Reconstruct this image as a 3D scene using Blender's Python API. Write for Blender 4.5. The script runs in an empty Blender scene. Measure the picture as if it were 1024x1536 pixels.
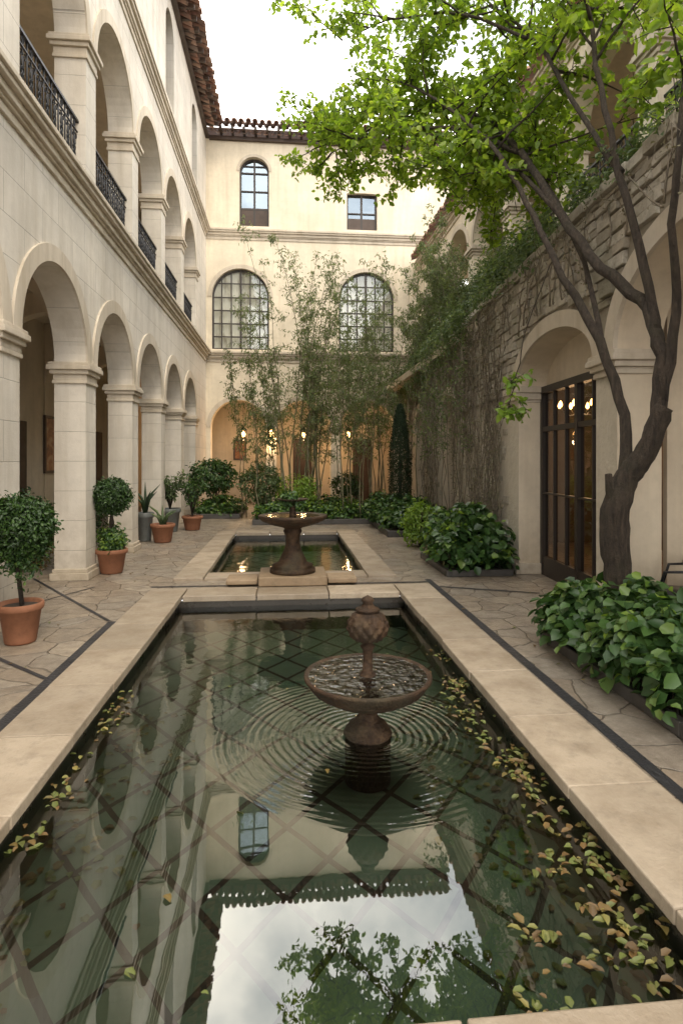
import bpy, math, random
import numpy as np
from mathutils import Vector
random.seed(7); rng=np.random.default_rng(7)
R=random.uniform
scene=bpy.context.scene
COL=scene.collection

# ------------------------------------------------------------------ node helpers
class NT:
    def __init__(s,name):
        s.m=bpy.data.materials.new(name); s.m.use_nodes=True
        s.t=s.m.node_tree; s.t.nodes.clear()
        s.out=s.t.nodes.new('ShaderNodeOutputMaterial')
    def n(s,typ,props=None,**inp):
        nd=s.t.nodes.new('ShaderNode'+typ)
        for k,v in (props or {}).items(): setattr(nd,k,v)
        for k,v in inp.items():
            k=k.replace('_',' ')
            s.set(nd.inputs[k],v)
        return nd
    def set(s,sock,v):
        if isinstance(v,bpy.types.NodeSocket): s.t.links.new(v,sock)
        elif isinstance(v,bpy.types.Node): s.t.links.new(v.outputs[0],sock)
        else:
            if sock.type=='RGBA' and len(v)==3: v=(*v,1)
            sock.default_value=v
    def math(s,op,a,b=0.0,c=None):
        nd=s.t.nodes.new('ShaderNodeMath'); nd.operation=op
        s.set(nd.inputs[0],a); s.set(nd.inputs[1],b)
        if c is not None: s.set(nd.inputs[2],c)
        return nd.outputs[0]
    def mix(s,f,a,b,mode='MIX'):
        nd=s.t.nodes.new('ShaderNodeMix'); nd.data_type='RGBA'; nd.blend_type=mode
        s.set(nd.inputs['Factor'],f)
        s.set(nd.inputs[6],a); s.set(nd.inputs[7],b)
        return nd.outputs[2]
    def ramp(s,f,stops,interp='LINEAR'):
        nd=s.t.nodes.new('ShaderNodeValToRGB'); s.set(nd.inputs[0],f)
        cr=nd.color_ramp; cr.interpolation=interp
        while len(cr.elements)<len(stops): cr.elements.new(0.5)
        for e,(p,c) in zip(cr.elements,stops):
            e.position=p; e.color=(*c,1) if len(c)==3 else c
        return nd.outputs[0]
    def obj(s): return s.n('TexCoord').outputs['Object']
    def scaled(s,vec,sc):
        return s.n('Mapping',Vector=vec,Scale=sc).outputs[0]
    def noise(s,vec,scale,detail=4,rough=.55,dist=0):
        return s.n('TexNoise',Vector=vec,Scale=scale,Detail=detail,Roughness=rough,Distortion=dist).outputs[0]
    def bump(s,h,strength=.5,dist=.01):
        return s.n('Bump',Height=h,Strength=strength,Distance=dist).outputs[0]
    def finish(s,sh):
        s.t.links.new(sh.outputs[0] if isinstance(sh,bpy.types.Node) else sh,s.out.inputs[0]); return s.m
def sub(c,k): return tuple(x*k for x in c)

def stucco(name,c,axis=None,joint=.25,stain=.5,bw=.95,bh=.42):
    t=NT(name); o=t.obj()
    n1=t.noise(o,.7,6,.6); n2=t.noise(t.scaled(o,(2.6,2.6,.22)),1.6,6,.65); n3=t.noise(o,9,5,.6); n4=t.noise(o,60,3,.6)
    col=t.mix(t.ramp(n1,[(.35,(0,0,0)),(.68,(1,1,1))]),sub(c,.8),sub(c,1.06))
    col=t.mix(t.math('MULTIPLY',t.ramp(n2,[(.46,(0,0,0)),(.75,(1,1,1))]),stain),col,(c[0]*.58,c[1]*.54,c[2]*.47))
    col=t.mix(t.math('MULTIPLY',t.ramp(n3,[(.45,(0,0,0)),(.75,(1,1,1))]),.28),col,sub(c,.66))
    sx=t.n('SeparateXYZ',Vector=o)
    gz=t.n('MapRange',Value=sx.outputs[2]); gz.inputs[1].default_value=0; gz.inputs[2].default_value=1.1; gz.inputs[3].default_value=1; gz.inputs[4].default_value=0
    dirt=t.math('MULTIPLY',gz.outputs[0],t.math('ADD',n3,.1))
    col=t.mix(t.math('MULTIPLY',dirt,.8),col,(c[0]*.45,c[1]*.4,c[2]*.33))
    h=t.math('ADD',t.math('MULTIPLY',n3,.6),t.math('MULTIPLY',n4,.25))
    if axis:
        cx=t.n('CombineXYZ'); t.set(cx.inputs[0],sx.outputs['XYZ'.index(axis)]); t.set(cx.inputs[1],sx.outputs[2])
        br=t.n('TexBrick',{'offset':.5},Vector=cx.outputs[0],Color1=(1,1,1),Color2=(.84,.84,.84),Mortar=(0,0,0),Scale=1.0)
        br.inputs['Mortar Size'].default_value=.005; br.inputs['Mortar Smooth'].default_value=.6
        br.inputs['Brick Width'].default_value=bw; br.inputs['Row Height'].default_value=bh
        col=t.mix(joint,col,t.mix(1.0,col,br.outputs[0],'MULTIPLY'))
        h=t.math('SUBTRACT',h,t.math('MULTIPLY',br.outputs['Fac'],joint*1.6))
    return t.finish(t.n('BsdfPrincipled',Base_Color=col,Roughness=.85,Normal=t.bump(h,.7,.01)))

M={}
M['plaster']=stucco('aged_plaster',(.72,.665,.58),'Y',.38,.6)
M['cream']=stucco('cream_plaster',(.78,.69,.54),'X',.08,.45)
M['trim']=stucco('limestone_trim',(.62,.545,.44),None,0,.8)
M['inner']=stucco('inner_plaster',(.7,.6,.46),None,0,.35)

def rubble():
    t=NT('rubble_stone'); o=t.obj(); sx=t.n('SeparateXYZ',Vector=o)
    n2=t.noise(o,7,6,.65); n1=t.noise(o,.9,5,.6)
    col=t.mix(n2,(.16,.135,.1),(.36,.32,.25))
    pl=t.mix(n2,(.44,.39,.31),(.62,.56,.46))
    f=t.n('MapRange',Value=t.math('ADD',sx.outputs[2],t.math('MULTIPLY',n1,1.6))); f.inputs[1].default_value=3.3; f.inputs[2].default_value=3.6
    col=t.mix(f.outputs[0],pl,col)
    return t.finish(t.n('BsdfPrincipled',Base_Color=col,Roughness=.9,Normal=t.bump(n2,1,.03)))
M['rubble']=rubble()
def stoneblk():
    t=NT('rough_stone_block'); o=t.obj(); g=t.n('NewGeometry').outputs['Random Per Island']
    n=t.noise(o,9,7,.7); n1=t.noise(o,1.1,4); n3=t.noise(o,35,5,.7)
    col=t.ramp(g,[(0,(.34,.3,.24)),(.35,(.5,.455,.375)),(.7,(.58,.54,.46)),(1,(.43,.37,.29))])
    col=t.mix(t.ramp(n,[(.42,(0,0,0)),(.75,(1,1,1))]),col,(.27,.235,.18))
    col=t.mix(t.ramp(n1,[(.52,(0,0,0)),(.68,(.5,.5,.5))]),col,(.19,.19,.12))
    return t.finish(t.n('BsdfPrincipled',Base_Color=col,Roughness=.92,Normal=t.bump(t.math('ADD',n,t.math('MULTIPLY',n3,.5)),1,.03)))
M['block']=stoneblk()

def paving():
    t=NT('flagstone'); o=t.obj()
    nz=t.n('TexNoise',Vector=o,Scale=3,Detail=3)
    w=t.n('VectorMath',{'operation':'MULTIPLY_ADD'}); t.set(w.inputs[0],nz.outputs[1]); w.inputs[1].default_value=(.2,.2,0); t.set(w.inputs[2],o)
    v=t.n('TexVoronoi',{'voronoi_dimensions':'2D'},Vector=w.outputs[0],Scale=2.9)
    e=t.n('TexVoronoi',{'voronoi_dimensions':'2D','feature':'DISTANCE_TO_EDGE'},Vector=w.outputs[0],Scale=2.9)
    rs=t.n('SeparateColor',Color=v.outputs['Color']).outputs[0]
    col=t.ramp(rs,[(0,(.2,.155,.115)),(.35,(.33,.26,.19)),(.65,(.27,.235,.195)),(1,(.42,.345,.26))])
    n=t.noise(o,5,8,.72); n5=t.noise(o,.6,5); n7=t.noise(o,22,6,.7)
    col=t.mix(t.ramp(n,[(.4,(0,0,0)),(.62,(.85,.85,.85))]),col,(.16,.13,.1))
    col=t.mix(t.ramp(n7,[(.5,(0,0,0)),(.7,(.45,.45,.45))]),col,(.43,.375,.3))
    col=t.mix(t.ramp(n5,[(.4,(0,0,0)),(.65,(.45,.45,.45))]),col,(.2,.175,.14))
    j=t.ramp(e.outputs['Distance'],[(0,(0,0,0)),(.028,(1,1,1))])
    col=t.mix(j,(.12,.1,.08),col)
    rg=t.math('ADD',t.math('MULTIPLY',n,.5),.13)
    h=t.math('ADD',j,t.math('ADD',t.math('MULTIPLY',n,1.1),t.math('MULTIPLY',n7,.4)))
    return t.finish(t.n('BsdfPrincipled',Base_Color=col,Roughness=rg,Normal=t.bump(h,.9,.012)))
M['paving']=paving()

def slab(name,c,rough=.5,var=.12,bp=.4,bd=.003):
    t=NT(name); o=t.obj(); g=t.n('NewGeometry').outputs['Random Per Island']
    n=t.noise(o,3,7,.65); n2=t.noise(o,40,4,.6); n0=t.noise(o,11,5,.7)
    col=t.mix(g,sub(c,1-var),sub(c,1+var))
    col=t.mix(t.ramp(n,[(.4,(0,0,0)),(.68,(.7,.7,.7))]),col,(c[0]*.58,c[1]*.53,c[2]*.46))
    col=t.mix(t.ramp(n0,[(.52,(0,0,0)),(.75,(.5,.5,.5))]),col,sub(c,.45))
    return t.finish(t.n('BsdfPrincipled',Base_Color=col,Roughness=t.math('ADD',t.math('MULTIPLY',n,.35),rough-.18),Normal=t.bump(t.math('ADD',n2,t.math('MULTIPLY',n,2)),bp,bd)))
M['coping']=slab('coping_limestone',(.375,.31,.235),.48,.22,.7,.006)
M['slate']=slab('dark_slate',(.07,.065,.06),.5)
M['blackstone']=slab('black_pebble_strip',(.03,.03,.034),.45,.1,1,.01)
M['soil']=slab('soil',(.05,.035,.025),.95)
M['terracotta']=slab('terracotta',(.27,.115,.06),.75,.2)
M['greypot']=slab('grey_pot',(.13,.14,.135),.4)
def bronze():
    t=NT('aged_bronze_stone'); o=t.obj(); n=t.noise(o,12,7,.7); n2=t.noise(o,45,5,.7); n1=t.noise(o,3,5)
    col=t.ramp(n,[(.3,(.016,.01,.006)),(.5,(.05,.028,.015)),(.7,(.11,.064,.034))])
    col=t.mix(t.ramp(n1,[(.5,(0,0,0)),(.7,(.6,.6,.6))]),col,(.055,.055,.036))
    return t.finish(t.n('BsdfPrincipled',Base_Color=col,Roughness=t.math('ADD',n,.1),Specular_IOR_Level=.3,Normal=t.bump(t.math('ADD',n,t.math('MULTIPLY',n2,.6)),1,.02)))
M['fstone']=bronze()
M['plinth']=slab('plinth_stone',(.3,.22,.14),.7)
M['wood']=slab('dark_wood',(.06,.035,.022),.5)
M['pooledge']=slab('wet_pool_wall',(.055,.045,.035),.3)
def tile():
    t=NT('roof_tile_clay'); o=t.obj(); g=t.n('NewGeometry').outputs['Random Per Island']
    col=t.ramp(g,[(0,(.17,.08,.06)),(.4,(.3,.15,.1)),(.75,(.38,.23,.16)),(1,(.22,.16,.13))])
    col=t.mix(t.ramp(t.noise(o,5,5),[(.45,(0,0,0)),(.7,(1,1,1))]),col,(.15,.115,.09))
    return t.finish(t.n('BsdfPrincipled',Base_Color=col,Roughness=.85))
M['tile']=tile()
def simple(name,c,rough=.5,metal=0,bumpy=True):
    t=NT(name); o=t.obj(); n=t.noise(o,14,4)
    return t.finish(t.n('BsdfPrincipled',Base_Color=t.mix(n,sub(c,.75),sub(c,1.25)),Roughness=rough,Metallic=metal,Normal=t.bump(n,.2,.004)))
M['iron']=simple('black_iron',(.018,.018,.02),.4,.3)
M['frame']=simple('dark_frame',(.03,.022,.017),.45)
def bark(name,c,sc=9,bd=.03):
    t=NT(name); o=t.obj(); n=t.noise(t.scaled(o,(sc,sc,sc*.22)),3,7,.7); n2=t.noise(o,25,5,.7); n3=t.noise(o,4,4)
    col=t.ramp(n,[(.3,sub(c,.3)),(.52,c),(.78,sub(c,2.1))])
    col=t.mix(t.ramp(n3,[(.5,(0,0,0)),(.7,(.5,.5,.5))]),col,(c[0]*.8,c[1]*1.0,c[2]*.7))
    return t.finish(t.n('BsdfPrincipled',Base_Color=col,Roughness=.9,Normal=t.bump(t.math('ADD',n,t.math('MULTIPLY',n2,.4)),1,bd)))
M['bark']=bark('tree_bark',(.058,.042,.029),9,.07); M['twig']=bark('dry_twig',(.24,.2,.15)); M['cane']=bark('bamboo_cane',(.2,.18,.11))
def leafmat(name,stops,trans=.35,rough=.5):
    t=NT(name); g=t.n('NewGeometry').outputs['Random Per Island']; o=t.obj()
    col=t.ramp(g,stops); col=t.mix(t.math('MULTIPLY',t.noise(o,1.3,3),.5),col,sub(stops[0][1],.8))
    p=t.n('BsdfPrincipled',Base_Color=col,Roughness=rough)
    tr=t.n('BsdfTranslucent',Color=t.mix(1.0,col,(1.6,1.6,.75),'MULTIPLY'))
    mx=t.n('MixShader'); t.set(mx.inputs[0],trans); t.set(mx.inputs[1],p); t.set(mx.inputs[2],tr)
    return t.finish(mx)
M['leaf_tree']=leafmat('tree_leaf',[(0,(.12,.2,.025)),(.4,(.21,.32,.04)),(.8,(.31,.43,.06)),(1,(.4,.48,.09))],.58)
M['leaf_broad']=leafmat('broad_leaf',[(0,(.025,.06,.018)),(.5,(.055,.12,.03)),(.85,(.09,.175,.042)),(1,(.16,.24,.055))],.2,.4)
M['leaf_lime']=leafmat('lime_leaf',[(0,(.12,.22,.03)),(1,(.28,.4,.07))],.4,.45)
M['leaf_box']=leafmat('boxwood_leaf',[(0,(.018,.045,.012)),(.6,(.04,.09,.018)),(1,(.075,.15,.028))],.2,.45)
M['leaf_bamboo']=leafmat('bamboo_leaf',[(0,(.1,.14,.07)),(.5,(.17,.22,.1)),(1,(.27,.32,.16))],.38,.55)
M['leaf_ivy']=leafmat('ivy_leaf',[(0,(.065,.105,.045)),(.5,(.125,.18,.08)),(.9,(.19,.25,.11)),(1,(.26,.31,.14))],.33,.5)
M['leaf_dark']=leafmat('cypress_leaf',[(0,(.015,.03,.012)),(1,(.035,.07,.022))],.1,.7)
M['leaf_fall']=leafmat('fallen_leaf',[(0,(.1,.065,.03)),(.25,(.22,.13,.04)),(.5,(.12,.15,.035)),(.8,(.16,.21,.05)),(1,(.34,.27,.08))],.1,.5)
M['leaf_dry']=leafmat('dry_leaf',[(0,(.14,.12,.08)),(.5,(.27,.22,.15)),(1,(.17,.19,.1))],.15,.7)

def glass(name,c,refl,rough=.02,tint=(.4,.45,.45)):
    t=NT(name); o=t.obj()
    g=t.n('BsdfGlossy',Color=c,Roughness=rough,Normal=t.bump(t.noise(o,1.5,2),.15,.02))
    tr=t.n('BsdfTransparent',Color=tint)
    mx=t.n('MixShader'); t.set(mx.inputs[0],refl); t.set(mx.inputs[1],tr); t.set(mx.inputs[2],g)
    return t.finish(mx)
M['glass']=glass('window_glass',(.66,.8,.95),.27)
M['clearglass']=glass('clear_glass',(.85,.9,.95),.12,.02,(.85,.87,.85))
M['doorglass']=glass('door_glass',(.9,.9,.9),.17,.02,(.5,.47,.42))
def bright_backing():  # added pale backing; brightness of reflecting panes is put into its colour
    t=NT('pale_pane_backing'); o=t.obj(); n=t.noise(t.scaled(o,(6,6,1.5)),1.0,4)
    return t.finish(t.n('BsdfPrincipled',Base_Color=t.ramp(n,[(.35,(.5,.46,.38)),(.5,(.84,.8,.7))]),Roughness=.8))
M['bright_backing']=bright_backing()
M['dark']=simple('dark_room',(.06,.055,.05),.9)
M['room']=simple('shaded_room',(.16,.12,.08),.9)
def emis(name,c,s):
    t=NT(name); return t.finish(t.n('Emission',Color=c,Strength=s))
M['bulb']=emis('lamp_bulb',(1,.5,.16),22)
def painting(name,a,b,c):
    t=NT(name); o=t.obj(); n=t.noise(o,2.5,6,.6,1.5)
    return t.finish(t.n('BsdfPrincipled',Base_Color=t.ramp(n,[(.3,a),(.5,b),(.7,c)]),Roughness=.5))
M['paint1']=painting('painting_canvas',(.1,.03,.015),(.3,.12,.04),(.45,.33,.2))

# water
def water(name,cx,cy,rad,calm,amp=.0010,tint=(.74,.8,.72),wl=.05,chopk=.004):
    t=NT(name); o=t.obj()
    d=t.n('VectorMath',{'operation':'DISTANCE'}); 
    mp=t.n('VectorMath',{'operation':'MULTIPLY'}); t.set(mp.inputs[0],o); mp.inputs[1].default_value=(1,1,0)
    wob=t.n('TexNoise',Vector=o,Scale=2.6,Detail=3)
    t.set(d.inputs[0],mp.outputs[0]); d.inputs[1].default_value=(cx,cy,0)
    r=t.math('ADD',d.outputs['Value'],t.math('MULTIPLY',wob.outputs[0],.06))
    s=t.math('SINE',t.math('MULTIPLY',r,2*math.pi/wl))
    f=t.math('MAXIMUM',t.math('SUBTRACT',1.0,t.math('DIVIDE',d.outputs['Value'],rad)),0)
    f=t.math('POWER',f,.5)
    am=t.math('ADD',t.noise(o,2.0,2),.1)
    ring=t.math('MULTIPLY',t.math('MULTIPLY',t.math('MULTIPLY',s,f),am),amp*2.1)
    nn=t.n('TexNoise',Vector=o,Scale=16,Detail=3).outputs[0]
    chop=t.math('MULTIPLY',t.math('MULTIPLY',nn,f),chopk)
    sy=t.n('SeparateXYZ',Vector=o).outputs[1]
    far=t.n('MapRange',Value=sy); far.inputs[1].default_value=3.2; far.inputs[2].default_value=6.5
    a=t.noise(t.scaled(o,(1,.6,1)),3.2,2,.5); b=t.noise(o,11,2,.5)
    base=t.math('ADD',t.math('MULTIPLY',a,t.math('ADD',t.math('MULTIPLY',far.outputs[0],.0022*calm),.0008)),t.math('MULTIPLY',b,t.math('MULTIPLY',t.math('ADD',far.outputs[0],.06),.0014*calm)))
    h=t.math('ADD',t.math('ADD',ring,chop),base)
    nb=t.n('Bump',Height=h,Strength=1.0,Distance=1.0).outputs[0]
    g=t.n('BsdfGlossy',Color=(.95,.95,.92),Roughness=.012,Normal=nb)
    tr=t.n('BsdfTransparent',Color=tint)
    fr=t.n('Fresnel',IOR=2.4,Normal=nb)
    mx=t.n('MixShader'); t.set(mx.inputs[0],fr.outputs[0]); t.set(mx.inputs[1],tr); t.set(mx.inputs[2],g)
    return t.finish(mx)
FX,FY=.53,3.83
M['water']=water('pool_water',FX,FY,1.0,1)
M['water2']=water('pool_water_far',.08,11,.01,2.2)
M['water3']=water('bowl_water',FX,FY,.9,5,.0007,(.35,.36,.28),.07,.022)
def poolfloor():
    t=NT('pool_tiles'); o=t.obj(); s=t.n('SeparateXYZ',Vector=o)
    def ln(ax,ay):
        v=t.math('ADD',t.math('MULTIPLY',s.outputs[0],ax),t.math('MULTIPLY',s.outputs[1],ay))
        v=t.math('ADD',v,t.math('MULTIPLY',t.noise(o,2,2),.1))
        v=t.math('FRACT',v); return t.math('GREATER_THAN',t.math('ABSOLUTE',t.math('SUBTRACT',v,.5)),.448)
    l=t.math('MAXIMUM',ln(2.3,1.75),ln(-2.3,1.75))
    n=t.noise(o,4,8,.72); n2=t.noise(o,.8,4)
    col=t.mix(n,(.09,.135,.1),(.25,.32,.24)); col=t.mix(t.ramp(n2,[(.4,(0,0,0)),(.7,(.6,.6,.6))]),col,(.13,.16,.1))
    col=t.mix(l,col,(.028,.02,.013))
    return t.finish(t.n('BsdfPrincipled',Base_Color=col,Roughness=.7))
M['poolfloor']=poolfloor()

# ------------------------------------------------------------------ mesh helpers
def empty(name):
    e=bpy.data.objects.new(name,None); COL.objects.link(e); return e
class MB:
    def __init__(s): s.v=[]; s.f=[]; s.mi=[]; s.sm=[]
    def add(s,vs,fs,mi=0,sm=False):
        b=len(s.v); s.v+= [tuple(p) for p in vs]
        for f in fs: s.f.append([i+b for i in f]); s.mi.append(mi); s.sm.append(sm)
    def quad(s,a,b,c,d,mi=0): s.add([a,b,c,d],[(0,1,2,3)],mi)
    def box(s,x0,x1,y0,y1,z0,z1,mi=0,F=None,jit=0):
        vs=[(x,y,z) for z in (z0,z1) for (x,y) in ((x0,y0),(x1,y0),(x1,y1),(x0,y1))]
        if jit: vs=[(x+R(-jit,jit),y+R(-jit,jit)*.6,z+R(-jit,jit)) for x,y,z in vs]
        if F: vs=[F(*p) for p in vs]
        s.add(vs,[(3,2,1,0),(4,5,6,7),(0,1,5,4),(1,2,6,5),(2,3,7,6),(3,0,4,7)],mi)
    def tube(s,pts,rad,n=6,mi=0,closed=False,lump=0):
        pts=[Vector(p) for p in pts]; m=len(pts)
        if not hasattr(rad,'__len__'): rad=[rad]*m
        vs=[];up=Vector((.13,.21,.97))
        prev=None
        ph=[R(0,6.28) for _ in range(4)]
        for i,p in enumerate(pts):
            if closed: t=(pts[(i+1)%m]-pts[i-1])
            else: t=(pts[min(i+1,m-1)]-pts[max(i-1,0)])
            t.normalize()
            if prev is None:
                a=t.cross(up if abs(t.dot(up))<.9 else Vector((1,0,0))).normalized()
            else:
                a=(prev-t*prev.dot(t)); 
                a=a.normalized() if a.length>1e-6 else t.orthogonal().normalized()
            prev=a; b=t.cross(a)
            for k in range(n):
                q=2*math.pi*k/n
                rr=rad[i]*(1+lump*(math.sin(3*q+ph[0]+i*.18)+.6*math.sin(5*q+ph[1]-i*.13)+.5*math.sin(2*q+i*.6+ph[2]))) if lump else rad[i]
                vs.append(p+(a*math.cos(q)+b*math.sin(q))*rr)
        fs=[]
        for i in range(m if closed else m-1):
            j=(i+1)%m
            for k in range(n):
                l=(k+1)%n; fs.append((i*n+k,i*n+l,j*n+l,j*n+k))
        if not closed: fs.append(tuple(range(n))[::-1]); fs.append(tuple((m-1)*n+k for k in range(n)))
        s.add(vs,fs,mi,True)
    def lathe(s,c,prof,n=32,mi=0,mod=None,cap=True):
        vs=[]
        for i,(r,z) in enumerate(prof):
            for k in range(n):
                q=2*math.pi*k/n; rr=r*(mod(q,z,r) if mod else 1)
                vs.append((c[0]+rr*math.cos(q),c[1]+rr*math.sin(q),c[2]+z))
        fs=[(i*n+k,i*n+(k+1)%n,(i+1)*n+(k+1)%n,(i+1)*n+k) for i in range(len(prof)-1) for k in range(n)]
        if cap: fs.append(tuple(range(n))[::-1]); fs.append(tuple((len(prof)-1)*n+k for k in range(n)))
        s.add(vs,fs,mi,True)
    def obj(s,name,mats,parent=None,bevel=0):
        me=bpy.data.meshes.new(name); me.from_pydata(s.v,[],s.f)
        for m in mats: me.materials.append(m)
        me.polygons.foreach_set('material_index',s.mi); me.polygons.foreach_set('use_smooth',s.sm); me.update()
        o=bpy.data.objects.new(name,me); COL.objects.link(o); o.parent=parent
        if bevel:
            b=o.modifiers.new('bevel','BEVEL'); b.width=bevel; b.segments=2; b.limit_method='ANGLE'; b.angle_limit=.6
        return o
TPL=np.array([[0,0,0],[.3,.5,.10],[.72,.36,.10],[1,0,-.12],[.72,-.36,.10],[.3,-.5,.10]])
def nz(a): return a/np.maximum(np.linalg.norm(a,axis=1,keepdims=True),1e-6)
def leaves(name,P,O,size,mat,parent=None,aspect=.55,droop=.3,up=.4,rnd=.55):
    P=np.asarray(P,float); n=len(P); O=np.asarray(O,float)
    if O.ndim==1: O=np.tile(O,(n,1))
    nr=nz(O*.7+np.array([0,0,up])+rng.normal(0,rnd,(n,3)))
    d=O*.5+rng.normal(0,.7,(n,3))+np.array([0,0,-droop]); d=nz(d-nr*np.sum(nr*d,1,keepdims=True)); b=np.cross(nr,d)
    s=(size*(.6+.7*rng.random(n)))[:,None,None]
    V=P[:,None,:]+s*(TPL[None,:,0:1]*d[:,None,:]+TPL[None,:,1:2]*aspect*b[:,None,:]*1.0+TPL[None,:,2:3]*nr[:,None,:])
    V=V.reshape(-1,3); base=(np.arange(n)*6)[:,None]
    Fc=(base+np.array([[0,1,2,3,0,3,4,5]])).reshape(-1)
    me=bpy.data.meshes.new(name); me.vertices.add(n*6); me.vertices.foreach_set('co',V.ravel())
    me.loops.add(n*8); me.loops.foreach_set('vertex_index',Fc.astype(np.int32))
    me.polygons.add(n*2); me.polygons.foreach_set('loop_start',np.arange(n*2,dtype=np.int32)*4)
    me.materials.append(mat); me.update(calc_edges=True); me.validate()
    o=bpy.data.objects.new(name,me); COL.objects.link(o); o.parent=parent
    return o
def clumps(c,rad,k,per,spread,shell=.75,zmin=None):
    """leaf points in lumps over an ellipsoid; returns points, outward dirs"""
    c=np.array(c); rad=np.array(rad)
    d=nz(rng.normal(0,1,(k,3))); rr=shell+(1-shell)*rng.random((k,1)); cc=d*rr
    P=(np.repeat(cc,per,0)*rad+rng.normal(0,spread,(k*per,3)))
    O=nz(P/rad); P=P+c
    if zmin is not None:
        m=P[:,2]>zmin; P=P[m]; O=O[m]
    return P,O

# ------------------------------------------------------------------ wall building
XL=-2.83; YB=21.0; AL=math.radians(3.43); CA,SA=math.cos(AL),math.sin(AL)
FL=lambda s,t,z:(XL+t,s,z)
FB=lambda s,t,z:(s,YB-t,z)
FR=lambda s,t,z:(2.94+s*SA-t*CA,s*CA+t*SA,z)
XU=4.75
FU=lambda s,t,z:(XU-t,s,z)
def arc(c,hw,zs,rise,n=28):
    return [(c-hw*math.cos(math.pi*i/n),zs+rise*math.sin(math.pi*i/n)) for i in range(n+1)]
def arch_wall(mb,F,s0,s1,z0,z1,th,ops,mi=0,ms=None):
    ms=mi if ms is None else ms
    for t in (0,-th):
        cur=s0
        Q=lambda a,b,c,d:mb.quad(F(a,t,b),F(c,t,b),F(c,t,d),F(a,t,d),mi)
        for (c,hw,zb,zs,rise) in ops:
            Q(cur,z0,c-hw,z1)
            if zb>z0: Q(c-hw,z0,c+hw,zb)
            A=arc(c,hw,zs,rise)
            for (a,b),(d,e) in zip(A,A[1:]): mb.quad(F(a,t,b),F(d,t,e),F(d,t,z1),F(a,t,z1),mi)
            cur=c+hw
        Q(cur,z0,s1,z1)
    for (c,hw,zb,zs,rise) in ops:
        P=[(c-hw,zb)]+arc(c,hw,zs,rise)+[(c+hw,zb)]
        for (a,b),(d,e) in zip(P,P[1:]): mb.quad(F(a,0,b),F(d,0,e),F(d,-th,e),F(a,-th,b),ms)
        if zb>z0: mb.quad(F(c-hw,0,zb),F(c+hw,0,zb),F(c+hw,-th,zb),F(c-hw,-th,zb),ms)
    for s in (s0,s1): mb.quad(F(s,0,z0),F(s,-th,z0),F(s,-th,z1),F(s,0,z1),mi)
    mb.quad(F(s0,0,z1),F(s1,0,z1),F(s1,-th,z1),F(s0,-th,z1),mi)
def archivolt(mb,F,c,hw,zs,rise,w,pr,mi=0,back=None):
    I=arc(c,hw,zs,rise); O=arc(c,hw+w,zs,rise+w)
    for i in range(len(I)-1):
        a,b,d,e=I[i],I[i+1],O[i+1],O[i]
        mb.quad(F(a[0],pr,a[1]),F(b[0],pr,b[1]),F(d[0],pr,d[1]),F(e[0],pr,e[1]),mi)
        mb.quad(F(e[0],pr,e[1]),F(d[0],pr,d[1]),F(d[0],0,d[1]),F(e[0],0,e[1]),mi)
        mb.quad(F(a[0],pr,a[1]),F(b[0],pr,b[1]),F(b[0],0,b[1]),F(a[0],0,a[1]),mi)
def capital(mb,F,s0,s1,th,z,h=.3):
    for e,a,b in ((.025,-h,-h+.05),(.015,-h+.05,-.17),(.05,-.17,-.11),(.085,-.11,-.045),(.065,-.045,0)):
        mb.box(s0-e,s1+e,-th-e,e,z+a,z+b,0,F)
def pbase(mb,F,s0,s1,th,z,h=.16):
    mb.box(s0-.05,s1+.05,-th-.05,.05,z,z+h*.65,0,F); mb.box(s0-.025,s1+.025,-th-.025,.025,z+h*.65,z+h,0,F)
def cornice(mb,F,s0,s1,z,k=1.0):
    for (t,a,b) in ((.035,-.26,-.16),(.07,-.16,-.12),(.11,-.12,-.03),(.17,-.03,.03),(.205,.03,.09),(.14,.09,.13)):
        mb.box(s0,s1,-.02,t*k,z+a,z+b,0,F)
def tiles(mb,F,s0,s1,tedge,z0,rows,slope=.36,sp=.24,ln=.42,over=.1,mi=0):
    k=int((s1-s0)/sp)
    for i in range(k):
        for r in range(rows):
            for kind in (0,1):
                sc=s0+(i+.5*kind)*sp+R(-.014,.014); t0=tedge-r*(ln-over)+R(-.045,.045); t1=t0-ln; zz=z0+(tedge-t0)*slope+r*.012+(0 if kind else .03)+R(-.012,.012)
                ra=.095; vs=[];fs=[]
                for (t,z,q) in ((t0,zz,1.0),(t1,zz+ln*slope,.85)):
                    for lay in (0,.02):
                        for a in range(7):
                            an=math.pi*a/6
                            if kind: vs.append(F(sc+ra*q*math.cos(an),t,z-(ra*q-lay)*math.sin(an)*.6+.05))
                            else: vs.append(F(sc+(ra*q-lay)*math.cos(an),t,z+(ra*q-lay)*math.sin(an)+.02))
                for a in range(6):
                    fs+=[(a,a+1,15+a,14+a),(7+a,8+a,22+a,21+a),(a,a+1,8+a,7+a)]
                mb.add(vs,fs,mi)
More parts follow.
